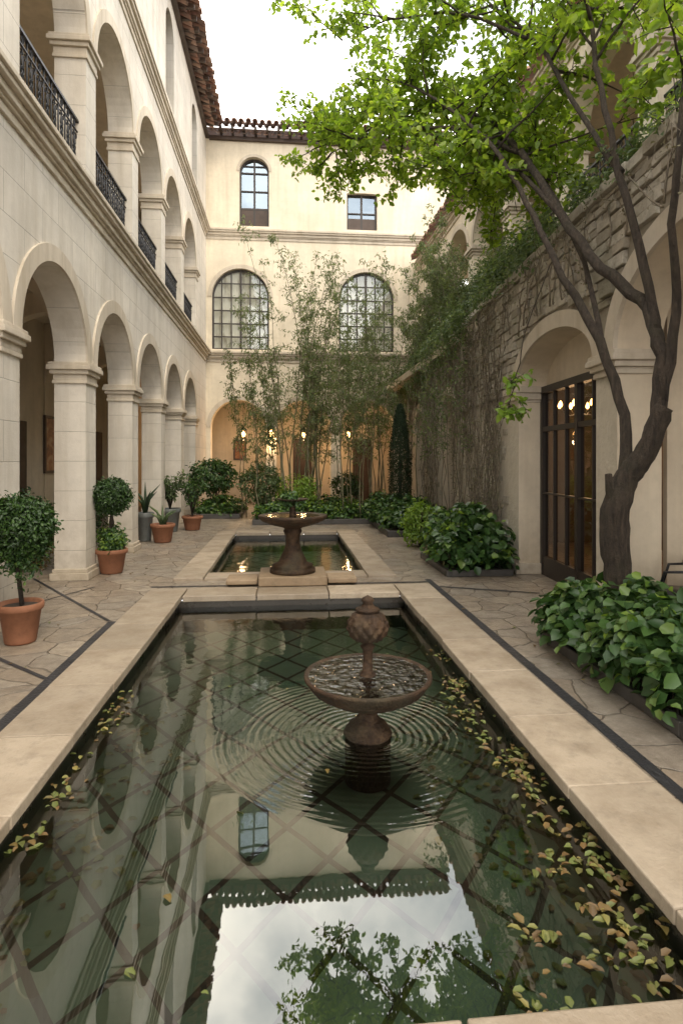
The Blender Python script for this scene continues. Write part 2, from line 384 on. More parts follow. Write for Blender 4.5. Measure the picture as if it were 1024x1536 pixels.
def arched_window(par,F,c,hw,zb,zs,rise,t,cols,rows,name,backmat,darklow=False,gl='glass',bt=.3):
    g=MB(); A=arc(c,hw,zs,rise)
    pts=[F(c-hw,t-.03,zb)]+[F(a,t-.03,b) for a,b in A]+[F(c+hw,t-.03,zb)]
    g.add(pts,[tuple(range(len(pts)))]); g.obj(name+'_glass',[M[gl]],par)
    g=MB(); g.quad(F(c-hw,t-bt,zb),F(c+hw,t-bt,zb),F(c+hw,t-bt,zs+rise),F(c-hw,t-bt,zs+rise)); g.obj(name+'_backing',[backmat],par)  # added sheet behind glass; colour stands in for pane brightness, elsewhere room darkness
    f=MB(); w=.06
    f.box(c-hw,c-hw+w,t-.05,t+.03,zb,zs,0,F); f.box(c+hw-w,c+hw,t-.05,t+.03,zb,zs,0,F); f.box(c-hw+w,c+hw-w,t-.05,t+.03,zb,zb+w,0,F)
    I=arc(c,hw-w,zs,rise-w)
    for i in range(len(A)-1):
        a,b,d,e=A[i],A[i+1],I[i+1],I[i]
        f.quad(F(a[0],t+.03,a[1]),F(b[0],t+.03,b[1]),F(d[0],t+.03,d[1]),F(e[0],t+.03,e[1]))
        f.quad(F(e[0],t+.03,e[1]),F(d[0],t+.03,d[1]),F(d[0],t-.05,d[1]),F(e[0],t-.05,e[1]))
    H=lambda s: zs+rise*math.sqrt(max(0,1-((s-c)/hw)**2))
    for i in range(1,cols):
        s=c-hw+2*hw*i/cols; tw=.035 if i*2==cols else .02
        f.box(s-tw,s+tw,t-.03,t+.022,zb+w,H(s)-.02,0,F)
    for j in range(1,rows+1):
        z=zb+(zs-zb)*j/rows; f.box(c-hw+w,c+hw-w,t-.028,t+.018,z-.02,z+.02,0,F)
    if rise>hw*.7:
        z=zs+rise*.5; q=hw*math.sqrt(1-.25)-.04; f.box(c-q,c+q,t-.028,t+.018,z-.015,z+.015,0,F)
    f.obj(name+'_frame',[M['frame']],par)
    if darklow:
        f=MB(); f.box(c-hw+w,c+hw-w,t-.02,t+.01,zb+w,zb+(zs-zb)*.36,0,F); f.obj(name+'_panel',[M['wood']],par)
def railing(mb,F,s0,s1,t,z0,z1):
    mb.box(s0,s1,t-.025,t+.025,z1-.035,z1,0,F); mb.box(s0,s1,t-.015,t+.015,z0,z0+.02,0,F); mb.box(s0,s1,t-.012,t+.012,z1-.17,z1-.155,0,F); mb.box(s0,s1,t-.012,t+.012,z0+.12,z0+.135,0,F)
    n=max(2,int((s1-s0)/.21)); w=(s1-s0)/n
    for i in range(n):
        a=s0+i*w; mb.tube([F(a,t,z0),F(a,t,z1)],.012,4)
        m=a+w/2; mb.tube([F(m,t,z0),F(m,t,z1)],.008,4)
        zc=(z0+z1)/2; hh=(z1-z0-.3)/2
        for sg in (-1,1):
            for vz in (-1,1):
                pts=[]
                for k in range(15):
                    q=k/14; an=q*math.pi*2.3; rr=.05*(1-q*.75)
                    pts.append(F(m+sg*(.052-rr*math.cos(an)),t,zc+vz*(hh*.62)+vz*rr*math.sin(an)))
                mb.tube(pts,.008,4)
                mb.tube([F(m+sg*.004,t,zc+vz*.01),F(m+sg*.045,t,zc+vz*hh*.25),F(m+sg*.02,t,zc+vz*hh*.55)],.008,4)
        mb.tube([F(m+.045*math.cos(q*math.pi/5),t,zc+.045*math.sin(q*math.pi/5)) for q in range(10)],.008,4,closed=True)
        for zz in (z0+.07,z1-.095):
            mb.tube([F(m+.04*math.cos(q*math.pi/4),t,zz+.04*math.sin(q*math.pi/4)) for q in range(8)],.007,4,closed=True)

# ------------------------------------------------------------------ main building (left + back wings)
B=empty('courtyard_building')
TH=.43; HW=1.035
ys=[8.6+2.5*k-2.5*4 for k in range(0,10)]
ys=[y for y in ys if y<20]
cent=[y+TH+HW for y in ys]
cent=[c for c in cent if c+HW<20.8]
w=MB()
arch_wall(w,FL,ys[0],YB,0,5.3,TH,[(c,HW,0,3.08,HW) for c in cent])
arch_wall(w,FL,ys[0],YB,5.3,9.7,TH,[(c,HW,5.62,7.7,HW) for c in cent])
arch_wall(w,FL,ys[0],YB,9.7,13.1,TH,[(c,.5,10.4,12.1,.5) for c in (3.1,6.9,10.75,14.6,18.4)])
w.obj('side_wall',[M['plaster']],B)
tr=MB()
for c in cent:
    archivolt(tr,FL,c,HW,3.08,HW,.2,.03); archivolt(tr,FL,c,HW,7.7,HW,.17,.025)
for y in ys:
    capital(tr,FL,y,y+TH,TH,3.08); pbase(tr,FL,y,y+TH,TH,0)
    capital(tr,FL,y,y+TH,TH,7.7,.32); 
cornice(tr,FL,ys[0],YB-.21,5.42); cornice(tr,FL,ys[0],YB-.21,9.75,.85)
rl=MB()
for c in cent: railing(rl,FL,c-HW,c+HW,-.12,5.64,6.5)
rl.obj('balcony_railing',[M['iron']],B)
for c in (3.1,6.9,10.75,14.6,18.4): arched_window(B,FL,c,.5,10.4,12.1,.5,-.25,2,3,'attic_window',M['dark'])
# back wing
bx=[(-1.7,.97),(.6,.97),(2.9,.97)]
w=MB()
arch_wall(w,FB,XL,5.9,0,5.3,TH,[(c,h,0,2.86,h) for c,h in bx])
arch_wall(w,FB,XL,5.9,5.3,9.7,TH,[(-1.63,1.0,5.62,7.48,1.0),(2.86,1.0,5.62,7.48,1.0)])
arch_wall(w,FB,XL,5.9,9.7,13.1,TH,[(-1.15,.52,10.0,11.95,.5),(2.7,.55,10.0,11.3,.03)])
w.obj('back_wall',[M['cream']],B)
for c,h in bx: archivolt(tr,FB,c,h,2.86,h,.15,.02)
for c in (-1.63,2.86): archivolt(tr,FB,c,1.0,7.48,1.0,.14,.03)
archivolt(tr,FB,-1.15,.52,11.95,.5,.1,.025)
for a,b in ((-.73,-.37),(1.57,1.93)):
    capital(tr,FB,a,b,TH,2.86,.22); pbase(tr,FB,a,b,TH,0)
cornice(tr,FB,XL+.02,5.9,5.42); cornice(tr,FB,XL+.02,5.9,9.75,.85)
tr.obj('mouldings',[M['trim']],B,bevel=.008)
for c in (-1.63,2.86): arched_window(B,FB,c,1.0,5.62,7.48,1.0,-.15,6,4,'arched_window',M['bright_backing'],False,'clearglass',.1)
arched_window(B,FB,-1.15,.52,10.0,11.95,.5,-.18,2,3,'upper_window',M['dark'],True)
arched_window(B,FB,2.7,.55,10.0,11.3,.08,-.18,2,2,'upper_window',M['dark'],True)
# interiors
i=MB()
i.box(-5.6,-5.4,-2,24,0,13,0)
i.box(-5.4,XL-TH,-2,21.4,4.75,5.25,0)
i.box(-5.4,XL-TH,-2,21.4,9.35,9.6,0)
i.box(-5.4,5.9,23.6,23.8,0,13,0)
i.box(XL-TH,5.9,YB+TH,23.6,4.75,5.25,0)
i.box(XL-TH,5.9,YB+TH,23.6,9.35,9.6,0)
i.box(5.7,5.9,YB+TH,23.6,0,13,0)
i.obj('inner_walls',[M['inner']],B)
i=MB(); FT=lambda y0:(lambda s,t,z:(s,y0-t,z))
for y in ys[:-1:1]: arch_wall(i,FT(y+.05),-5.39,XL-TH-.004,0,4.74,.25,[((-5.39+XL-TH)/2,1.05,0,3.3,1.1)])
i.obj('transverse_arches',[M['inner']],B)
d=MB()
for y in (11.6,16.6): d.box(-5.4,-5.36,y,y+1.1,0,2.5)
for y in (7.0,12.5,17.5): d.box(-5.4,-5.36,y,y+1.2,5.25,7.9)
for x in (.25,2.65): d.box(x,x+.75,23.55,23.6,0,2.55)
d.obj('inner_doors',[M['wood']],B)
# roofs
rf=MB()
tiles(rf,FL,-1.5,YB-.3,.62,13.32,3); tiles(rf,FL,-1.5,YB-.3,.34,13.1,1)
tiles(rf,FB,XL+.3,5.9,.62,13.32,3); tiles(rf,FB,XL+.3,5.9,.34,13.1,1)
rf.obj('roof_tiles',[M['tile']],B)
rp=MB()
rp.quad(FL(-1.5,-.1,13.5),FL(24,-.1,13.5),FL(24,-6,15.6),FL(-1.5,-6,15.6)); rp.quad(FB(-9,-.1,13.5),FB(5.9,-.1,13.5),FB(5.9,-6,15.6),FB(-9,-6,15.6))
rp.obj('roof_slope',[M['tile']],B)
ra=MB()
s=-1.3
while s<20.5: ra.box(s,s+.09,-.1,.5,13.14,13.25,0,FL); s+=.4
s=XL+.5
while s<5.8: ra.box(s,s+.09,-.1,.5,13.14,13.25,0,FB); s+=.4
ra.box(-1.5,YB-.1,0.0,.12,12.98,13.1,0,FL); ra.box(XL+.12,5.9,0,.12,12.98,13.1,0,FB)
ra.obj('eaves',[M['wood']],B)

# ------------------------------------------------------------------ right: stone garden wall + upper building
G=empty('stone_arcade_wall')
ops=[(1.55,1.2,0,2.8,.75),(4.34,1.23,0,2.8,.85),(7.26,1.24,0,2.8,.55),(13.3,.75,0,2.5,.7),(17.3,.8,0,2.5,.7)]
w=MB(); arch_wall(w,FR,-1.5,20.9,0,4.4,.45,ops,0,1); w.obj('wall',[M['rubble'],M['inner']],G)
tr=MB()
for (c,hw,zb,zs,ri) in ops: archivolt(tr,FR,c,hw,zs,ri,.2,.045)
for a,b in ((2.75,3.11),(5.57,6.02)):
    capital(tr,FR,a,b,.45,2.8,.24); pbase(tr,FR,a,b,.45,0)
for a,b in ((8.5,9.0),):
    for e,z0,z1 in ((.02,2.56,2.6),(.05,2.6,2.7),(.08,2.7,2.8)): tr.box(a-e,a+.55,-.45-e,e,z0,z1,0,FR)
    tr.box(a-.05,a+.55,-.5,.05,0,.16,0,FR)
tr.obj('stone_trim',[M['trim']],G,bevel=.008)
def blocked(s,z,m=.21):
    for (c,hw,zb,zs,ri) in ops:
        if z<=zs:
            if abs(s-c)<hw+.02: return True
            if z>zs-.05 and abs(s-c)<hw+m: return True
        elif ((s-c)/(hw+m))**2+((z-zs)/(ri+m))**2<1: return True
    return False
bl=MB(); z=2.62; 
while z<4.4:
    h=min(R(.085,.155),4.42-z)
    if h<.04: break
    s=-1.4+R(0,.2)
    while s<20.8:
        l=R(.13,.4)
        zz=z; keep=(z>2.95+.35*math.sin(s*1.7)*math.sin(s*.6+1)) or s>9 and z>2.62
        if keep and not any(blocked(a,b) for a in (s,s+l/2,s+l) for b in (zz,zz+h)) :
            bl.box(s,s+l-.012,-.02,R(.015,.065),zz,zz+h-.012,0,FR,.011)
        s+=l
    z+=h
s=-1.45
while s<20.7:
    l=R(.3,.6); bl.box(s,s+l-.01,-.48,.07+R(0,.03),4.41,4.5+R(0,.03),0,FR,.008); s+=l
for _ in range(420):
    s=R(8.9,20.6); z=R(.2,2.6); l=R(.12,.3); h=R(.07,.13)
    if not any(blocked(a,b) for a in (s-.05,s+l+.05) for b in (z,z+h)): bl.box(s,s+l,-.02,R(.004,.025),z,z+h,0,FR,.01)
bl.obj('stone_blocks',[M['block']],G,bevel=.012)
lu=MB(); A=arc(7.26,1.24,2.8,.55); pts=[FR(6.02,-.42,2.78)]+[FR(a,-.42,b) for a,b in A]+[FR(8.5,-.42,2.78)]
lu.add(pts,[tuple(range(len(pts)))]); lu.obj('lunette',[M['inner']],G)
dr=MB(); t=-.36
dr.box(6.03,8.49,t-.06,t+.05,2.68,2.78,0,FR)
for s in (6.03,7.22,8.41): dr.box(s,s+.08,t-.05,t+.04,0,2.68,0,FR)
for s in (6.4,6.82,7.62,8.02): dr.box(s,s+.028,t-.03,t+.02,.1,2.68,0,FR)
for z,h in ((0,.28),(2.12,.07),(1.2,.025)): dr.box(6.11,8.41,t-.04,t+.03,z,z+h,0,FR)
dr.obj('glazed_door_frame',[M['frame']],G)
dg=MB(); dg.quad(FR(6.05,t-.01,.2),FR(8.45,t-.01,.2),FR(8.45,t-.01,2.7),FR(6.05,t-.01,2.7)); dg.obj('door_glass',[M['doorglass']],G)
ii=MB(); ii.box(3.55,7.6,-1.5,20.9,4.15,4.33,0); ii.box(7.4,7.6,-1.5,20.9,0,4.15,0); ii.box(3.95,7.4,5.78,5.85,0,4.15,0)
ii.obj('inner_room_walls',[M['inner']],G)
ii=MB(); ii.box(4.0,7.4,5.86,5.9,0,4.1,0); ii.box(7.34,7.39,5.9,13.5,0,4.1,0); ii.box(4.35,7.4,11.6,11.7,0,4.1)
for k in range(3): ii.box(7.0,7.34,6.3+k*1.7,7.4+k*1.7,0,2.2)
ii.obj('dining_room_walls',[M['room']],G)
U=empty('courtyard_building')
w=MB(); cu=[1.1,3.6,6.1,8.6,11.1,13.6,16.1,18.6]
arch_wall(w,FU,-1.5,20.95,4.34,8.6,.4,[(c,1.03,5.5,7.2,.9) for c in cu]); w.obj('wall',[M['cream']],U)
tr=MB(); cornice(tr,FU,-1.5,20.9,8.7); cornice(tr,FU,-1.5,20.9,5.4,.6)
for c in cu: archivolt(tr,FU,c,1.03,7.2,.9,.15,.03); capital(tr,FU,c+1.03,c+1.47,.4,7.2,.25)
tr.obj('mouldings',[M['trim']],U,bevel=.008)
ii=MB(); ii.box(7.0,7.2,-1.5,20.9,4.34,8.6); ii.box(5.15,7.0,-1.5,20.9,8.3,8.6); ii.obj('inner_walls',[M['inner']],U)
rl=MB()
for c in cu: railing(rl,FU,c-1.03,c+1.03,-.1,5.52,6.4)
rl.obj('balcony_railing',[M['iron']],U)
rf=MB(); tiles(rf,FU,-1.5,20.9,.35,8.85,3); rf.obj('roof_tiles',[M['tile']],U)

# ------------------------------------------------------------------ ground, paving, pools
def sheet(name,xs,ys_,z,holes,mat):
    m=MB()
    for a,b in zip(xs,xs[1:]):
        for c,d in zip(ys_,ys_[1:]):
            if any(a>=h[0]-1e-6 and b<=h[1]+1e-6 and c>=h[2]-1e-6 and d<=h[3]+1e-6 for h in holes): continue
            m.quad((a,c,z),(b,c,z),(b,d,z),(a,d,z))
    return m.obj(name,[mat])
P1=(-1.33,1.48,1.655,7.34); P2=(-1.22,1.22,8.75,13.6)
xs=sorted({P1[0],P1[1],P2[0],P2[1]}); yy=sorted({P1[2],P1[3],P2[2],P2[3]})
sheet('ground',[-400]+xs+[400],[-400]+yy+[400],-.012,[P1,P2],M['soil'])
sheet('paving',[-5.5]+xs+[7.5],[-2]+yy+[23.7],0,[P1,P2],M['paving'])
def coping(name,hole,w,o=.05):
    x0,x1,y0,y1=hole; m=MB(); g=.005
    def run(a,b,fn):
        n=max(1,round((b-a)/.85)); l=(b-a)/n
        for k in range(n): fn(a+k*l+g/2,a+(k+1)*l-g/2)
    zt=lambda: .038+R(-.0025,.0025)
    j=lambda: R(-.005,.005)
    run(y0-w,y1+w,lambda a,b:m.box(x0-w+j(),x0+o+j(),a,b,-.035,zt()))
    run(y0-w,y1+w,lambda a,b:m.box(x1-o+j(),x1+w+j(),a,b,-.035,zt()))
    run(x0+o+.008,x1-o-.008,lambda a,b:m.box(a+g,b-g,y0-w,y0+o,-.035,zt()))
    run(x0+o+.008,x1-o-.008,lambda a,b:m.box(a+g,b-g,y1-o,y1+w,-.035,zt()))
    return m.obj(name,[M['coping']],None,bevel=.009)
def pool(hole,wm,c,zw=-.11,zb=-.42):
    e=empty('reflecting_pool'); x0,x1,y0,y1=hole
    m=MB(); 
    m.quad((x0,y0,zb),(x0,y1,zb),(x0,y1,-.03),(x0,y0,-.03)); m.quad((x1,y0,zb),(x1,y1,zb),(x1,y1,-.03),(x1,y0,-.03))
    m.quad((x0,y0,zb),(x1,y0,zb),(x1,y0,-.03),(x0,y0,-.03)); m.quad((x0,y1,zb),(x1,y1,zb),(x1,y1,-.03),(x0,y1,-.03))
    m.obj('basin_walls',[M['pooledge']],e)
    m=MB(); m.quad((x0,y0,zb),(x1,y0,zb),(x1,y1,zb),(x0,y1,zb)); m.obj('basin_floor',[M['poolfloor']],e)
    m=MB(); m.quad((x0,y0,zw),(x1,y0,zw),(x1,y1,zw),(x0,y1,zw)); m.obj('water',[wm],e)
    c.parent=e
pool(P1,M['water'],coping('coping',P1,.42)); pool(P2,M['water2'],coping('coping',P2,.36))
m=MB()
def strip(a,b,w,z=.004):
    a=Vector((*a,z)); b=Vector((*b,z)); n=(b-a).normalized().cross(Vector((0,0,1)))*w/2
    m.quad(a-n,b-n,b+n,a+n)
strip((-1.82,-1),(-1.82,6.35),.085); strip((1.99,-1),(1.99,8.2),.085)
strip((-1.86,6.37),(-3.6,8.75),.04,.0045); strip((-1.86,4.74),(-3.3,6.0),.04,.0045); strip((-2.55,8.1),(-3.3,6.6),.03,.005)
strip((-1.8,8.02),(1.95,8.02),.07,.0045); strip((2.03,7.7),(3.2,7.2),.06,.005)
m.obj('paving_strips',[M['blackstone']])

# ------------------------------------------------------------------ fountains
f1=empty('fountain'); zw=-.11
m=MB(); c=(FX,FY,zw)
m.lathe(c,[(.15,-.3),(.15,.0),(.16,.015),(.15,.04),(.12,.055),(.125,.075),(.085,.1),(.06,.14),(.062,.165),(.095,.185),(.1,.2),(.17,.215),(.27,.255),(.36,.31),(.405,.365),(.42,.385),(.42,.4),(.405,.403),(.385,.39),(.2,.33),(.0,.32)],96,0,lambda q,z,r:1+(.02*abs(math.cos(q*14)) if .2<z<.36 and r>.15 else 0))
prof=[(.06,.32),(.055,.40),(.035,.42),(.03,.5),(.034,.56),(.05,.585),(.03,.6),(.05,.625)]
for k in range(15):
    q=k/14; prof.append((.06+.072*math.sin(math.pi*(.12+q*.8))**.8,.63+q*.175))
prof+=[(.06,.812),(.08,.82),(.078,.832),(.045,.845),(.03,.87),(.045,.885),(.03,.905),(.0,.92)]
m.lathe(c,prof,72,0,lambda q,z,r:1+(.15*abs(math.sin(q*6+z*38))*abs(math.sin(q*6-z*38))-.05 if .628<z<.808 else 0))
m.obj('stone_body',[M['fstone']],f1)
m=MB(); m.lathe(c,[(.392,.392),(.0,.394)],48,0,None,False); m.obj('bowl_water',[M['water3']],f1)
f2=empty('fountain'); m=MB(); cx,cy=.08,8.06
m.box(cx-.45,cx+.45,cy-.36,cy+.36,.045,.17)
m.box(cx-.88,cx-.47,cy-.22,cy+.2,.045,.11); m.box(cx+.47,cx+.86,cy-.22,cy+.2,.045,.11)
m.obj('plinth',[M['plinth']],f2,bevel=.015)
m=MB(); c=(cx,cy,.17)
m.lathe(c,[(.31,0),(.31,.05),(.26,.07),(.28,.1),(.2,.13),(.17,.2),(.12,.3),(.095,.4),(.1,.5),(.13,.56),(.11,.59),(.14,.61),(.3,.65),(.42,.7),(.47,.745),(.47,.775),(.44,.78),(.2,.74),(.05,.74),(.04,.85),(.03,.93),(.06,.95),(.2,.985),(.22,1.0),(.19,1.0),(.05,.98),(.0,.98)],40)
m.obj('stone_body',[M['fstone']],f2)
m=MB(); m.lathe(c,[(.44,.768),(.0,.77)],40,0,None,False); m.obj('bowl_water',[M['water3']],f2)
P,O=clumps((cx,cy,1.19),(.16,.16,.1),14,14,.03,.5); leaves('bowl_plants',P,O,.07,M['leaf_broad'],f2)

# ------------------------------------------------------------------ pots
def pot(par,x,y,r,h,mat='terracotta'):
    m=MB(); m.lathe((x,y,.006),[(r*.68,0),(r*.72,.02),(r*.93,h*.8),(r*1.02,h*.82),(r*1.06,h*.86),(r*1.05,h*.98),(r*1.0,h),(r*.9,h*.98),(r*.88,h*.88),(0,h*.88)],32); m.obj('pot',[M[mat]],par)
    m=MB(); m.lathe((x,y,.006),[(r*.86,h*.9),(0,h*.92)],20,0,None,False); m.obj('soil',[M['soil']],par)
def topiary(x,y,r,h,zb,br,low=False):
    e=empty('topiary_plant'); pot(e,x,y,r,h)
    m=MB(); 
    for k in range(3): m.tube([(x+R(-.03,.03),y+R(-.03,.03),h*.8),(x+R(-.03,.03),y+R(-.03,.03),(h+zb)/2),(x+R(-.05,.05),y+R(-.05,.05),zb)],[.018,.014,.01],6)
    for k in range(14):
        a=R(0,6.28); m.tube([(x,y,zb-br*.9),(x+math.cos(a)*br*.5,y+math.sin(a)*br*.5,zb-br*.3),(x+math.cos(a)*br*.8,y+math.sin(a)*br*.8,zb+R(-.1,.2))],[.008,.006,.003],4)
    m.obj('stem',[M['bark']],e)
    P,O=clumps((x,y,zb),(br,br,br*.95),380,16,.032,.82); leaves('ball_foliage',P,O,.038,M['leaf_box'],e,.6,.1,.3,.5)
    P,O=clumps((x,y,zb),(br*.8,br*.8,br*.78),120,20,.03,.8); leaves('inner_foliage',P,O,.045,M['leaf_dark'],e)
    if low:
        P,O=clumps((x,y,h+.16),(.2,.2,.18),24,16,.04,.5); leaves('low_foliage',P,O,.05,M['leaf_lime'],e)
        P,O=clumps((x,y,h+.12),(.2,.2,.2),80,16,.04,.5); leaves('low_foliage_dark',P,O,.055,M['leaf_broad'],e)
    else:
        P,O=clumps((x,y,zb-br*.95),(.18,.18,.26),70,12,.045,.3); leaves('sparse_foliage',P,O,.045,M['leaf_broad'],e)
topiary(-2.47,5.72,.19,.37,1.08,.28); topiary(-2.62,9.1,.22,.36,1.16,.26,True)
def bushpot(x,y,r,h,ph,pw,mat,leafm,name='potted_plant'):
    e=empty(name); pot(e,x,y,r,h,mat); m=MB(); Ps=[];Os=[]
    for k in range(22):
        a=R(0,6.28); rr=pw*R(.3,1); p=[Vector((x,y,h*.9)),Vector((x+math.cos(a)*rr*.35,y+math.sin(a)*rr*.35,h+ph*.5)),Vector((x+math.cos(a)*rr,y+math.sin(a)*rr,h+ph*R(.6,1)))]
        m.tube(p,[.008,.006,.003],4)
        for q in range(26):
            u=R(.3,1.02); pp=p[1].lerp(p[2],(u-.5)*2) if u>.5 else p[0].lerp(p[1],u*2)
            Ps.append(pp+Vector((R(-.04,.04),R(-.04,.04),R(-.04,.04)))); Os.append((math.cos(a),math.sin(a),.3))
    m.obj('stems',[M['bark']],e); leaves('foliage',Ps,Os,.1,M[leafm],e,.35)
bushpot(-2.28,14.5,.24,.34,1.05,.45,'terracotta','leaf_broad')
bushpot(-2.75,14.2,.24,.55,.85,.4,'greypot','leaf_ivy')
e=empty('potted_agave'); pot(e,-2.55,12.4,.24,.38); m=MB()
for k in range(14):
    a=k*.9; l=R(.25,.5); m.tube([(-2.55,12.4,.3),(-2.55+math.cos(a)*l*.3,12.4+math.sin(a)*l*.3,.3+l*.7),(-2.55+math.cos(a)*l*.75,12.4+math.sin(a)*l*.75,.3+l*.95)],[.03,.024,.003],5)
m.obj('agave_leaves',[M['leaf_ivy']],e)
e=empty('potted_agave'); pot(e,-2.95,12.6,.17,.6,'greypot'); m=MB()
for k in range(10):
    a=k*.9; l=R(.4,.75); m.tube([(-2.95,12.6,.55),(-2.95+math.cos(a)*l*.15,12.6+math.sin(a)*l*.15,.55+l*.6),(-2.95+math.cos(a)*l*.45,12.6+math.sin(a)*l*.45,.5+l)],[.035,.028,.003],5)
m.obj('agave_leaves',[M['leaf_dark']],e)

# ------------------------------------------------------------------ planters
def bed(x0,x1,y0,y1,h,n,size,mat,lime=0,rim=.1,name='planter_bed',asp=.85,rr=.2):
    e=empty(name); m=MB(); w=.07
    m.box(x0,x1,y0,y0+w,.002,rim); m.box(x0,x1,y1-w,y1,.002,rim); m.box(x0,x0+w,y0+w,y1-w,.002,rim); m.box(x1-w,x1,y0+w,y1-w,.002,rim)
    m.obj('rim',[M['slate']],e,bevel=.01)
    m=MB(); m.quad((x0+w,y0+w,rim-.02),(x1-w,y0+w,rim-.02),(x1-w,y1-w,rim-.02),(x0+w,y1-w,rim-.02)); m.obj('soil',[M['soil']],e)
    cx,cy=(x0+x1)/2,(y0+y1)/2; rx,ry=(x1-x0)/2,(y1-y0)/2
    k=max(8,int(n/40)); C=np.stack([rng.uniform(-1,1,k),rng.uniform(-1,1,k)],1)
    Hc=h*(1-.45*np.maximum(np.abs(C[:,0]),np.abs(C[:,1]))**3)*rng.uniform(.5,1.15,k)
    idx=rng.integers(0,k,n)
    D=nz(rng.normal(0,1,(n,3))); D[:,2]=np.abs(D[:,2])*1.0
    P=np.stack([cx+C[idx,0]*rx*.92,cy+C[idx,1]*ry*.94,Hc[idx]-rr*.6],1)+D*np.array([rr,rr,rr*.9])*rng.uniform(.5,1.0,(n,1))
    low=rng.random(n)<.3; P[low,2]=rng.uniform(rim,h*.75,low.sum())
    P[:,2]=np.maximum(P[:,2],rim)
    O=D
    if lime:
        m1=rng.random(n)<lime; leaves('young_foliage',P[m1]+[0,0,.03],O[m1],size*.8,M['leaf_lime'],e,asp); P,O=P[~m1],O[~m1]
    leaves('foliage',P,O,size,M[mat],e,asp,.35,.6,.4)
    m=MB()
    for q in range(k): 
        a=(cx+C[q,0]*rx*.85,cy+C[q,1]*ry*.85); m.tube([(*a,rim-.02),(a[0]+R(-.05,.05),a[1]+R(-.05,.05),Hc[q]*.8)],[.008,.004],4)
    m.obj('stems',[M['bark']],e)
bed(2.38,3.2,3.3,5.35,.66,5600,.105,'leaf_broad',.07)
bed(2.3,3.3,8.3,10.0,.9,4400,.125,'leaf_broad',.09)
bed(2.2,3.7,12.7,17.4,.75,6500,.1,'leaf_broad',.03,.14)
bed(-.9,2.4,15.4,18.6,.62,7500,.09,'leaf_broad',.12,.14)
bed(-2.6,-1.35,17.2,19.6,.55,2600,.1,'leaf_broad',.05,.14)
for (x,y,z,r,n,mt,s) in ((-2.25,18.3,1.2,(.7,.6,.5),100,'leaf_broad',.11),(-.75,17.2,1.0,(.6,.6,.6),90,'leaf_ivy',.09),(.3,16.6,.8,(.6,.5,.45),80,'leaf_lime',.08),(1.9,18.5,.9,(.5,.5,.4),60,'leaf_box',.08),(2.6,11.3,.5,(.3,.5,.35),50,'leaf_lime',.09),(-4.3,9.8,.55,(.5,1.0,.6),110,'leaf_box',.08),(-4.3,12.6,.5,(.45,.8,.5),80,'leaf_box',.08),(-3.9,9.6,.4,(.4,.4,.4),40,'leaf_fall',.05)):
    e=empty('shrub'); P,O=clumps((x,y,z),r,n,26,.07,.6,.02); leaves('foliage',P,O,s,M[mt],e,.5)
    m=MB()
    for k in range(8): a=R(0,6.28); m.tube([(x,y,0),(x+math.cos(a)*r[0]*.4,y+math.sin(a)*r[1]*.4,z),(x+math.cos(a)*r[0]*.7,y+math.sin(a)*r[1]*.7,z+r[2]*.6)],[.02,.012,.005],5)
    m.obj('stems',[M['bark']],e)
# cypress
e=empty('cypress_tree'); n=10000; zz=rng.random(n)**.9; rad=.27*np.minimum(1,(1.02-zz)*2.2)**.6*np.minimum(1,.5+zz*3)*(.75+.4*rng.random(n)); a=rng.random(n)*6.28
cxx,cyy=2.96,15.2
P=np.stack([cxx+rad*np.cos(a),cyy+rad*np.sin(a),.15+zz*3.0],1); O=np.stack([np.cos(a),np.sin(a),np.full(n,.6)],1)
leaves('foliage',P,O,.06,M['leaf_dark'],e,.3,-.9,.1,.3); m=MB(); m.tube([(cxx,cyy,0),(cxx,cyy,1.5),(cxx,cyy,2.9)],[.05,.04,.01],6); m.obj('trunk',[M['bark']],e)

# ------------------------------------------------------------------ big tree
T=empty('courtyard_tree'); tm=MB(); LP=[];LO=[]
def smooth(pts,rad,k=4,j=.012):
    out=[];ro=[]; pts=[Vector(p) for p in pts]
    for i in range(len(pts)-1):
        p0=pts[max(i-1,0)];p1=pts[i];p2=pts[i+1];p3=pts[min(i+2,len(pts)-1)]
        for q in range(k):
            t=q/k; out.append(.5*((2*p1)+(p2-p0)*t+(2*p0-5*p1+4*p2-p3)*t*t+(3*p1-p0-3*p2+p3)*t**3)+Vector((R(-1,1),R(-1,1),R(-1,1)))*j); ro.append((rad[i]+(rad[i+1]-rad[i])*t)*R(.96,1.04))
    out.append(pts[-1]); ro.append(rad[-1]); return out,ro
def limb(pts,rad,n=10,k=4,lump=.04,j=.015):
    p,r=smooth(pts,rad,k,j); tm.tube(p,r,n,0,False,lump); return p,r
def twig(p,d,l,r,seg=4,bend=.25,g=-.05):
    out=[p.copy()]; d=d.normalized()
    for i in range(seg):
        d=(d+Vector((R(-1,1),R(-1,1),R(-1,1)+g))*bend).normalized(); p=p+d*l/seg; out.append(p.copy())
    return out,d
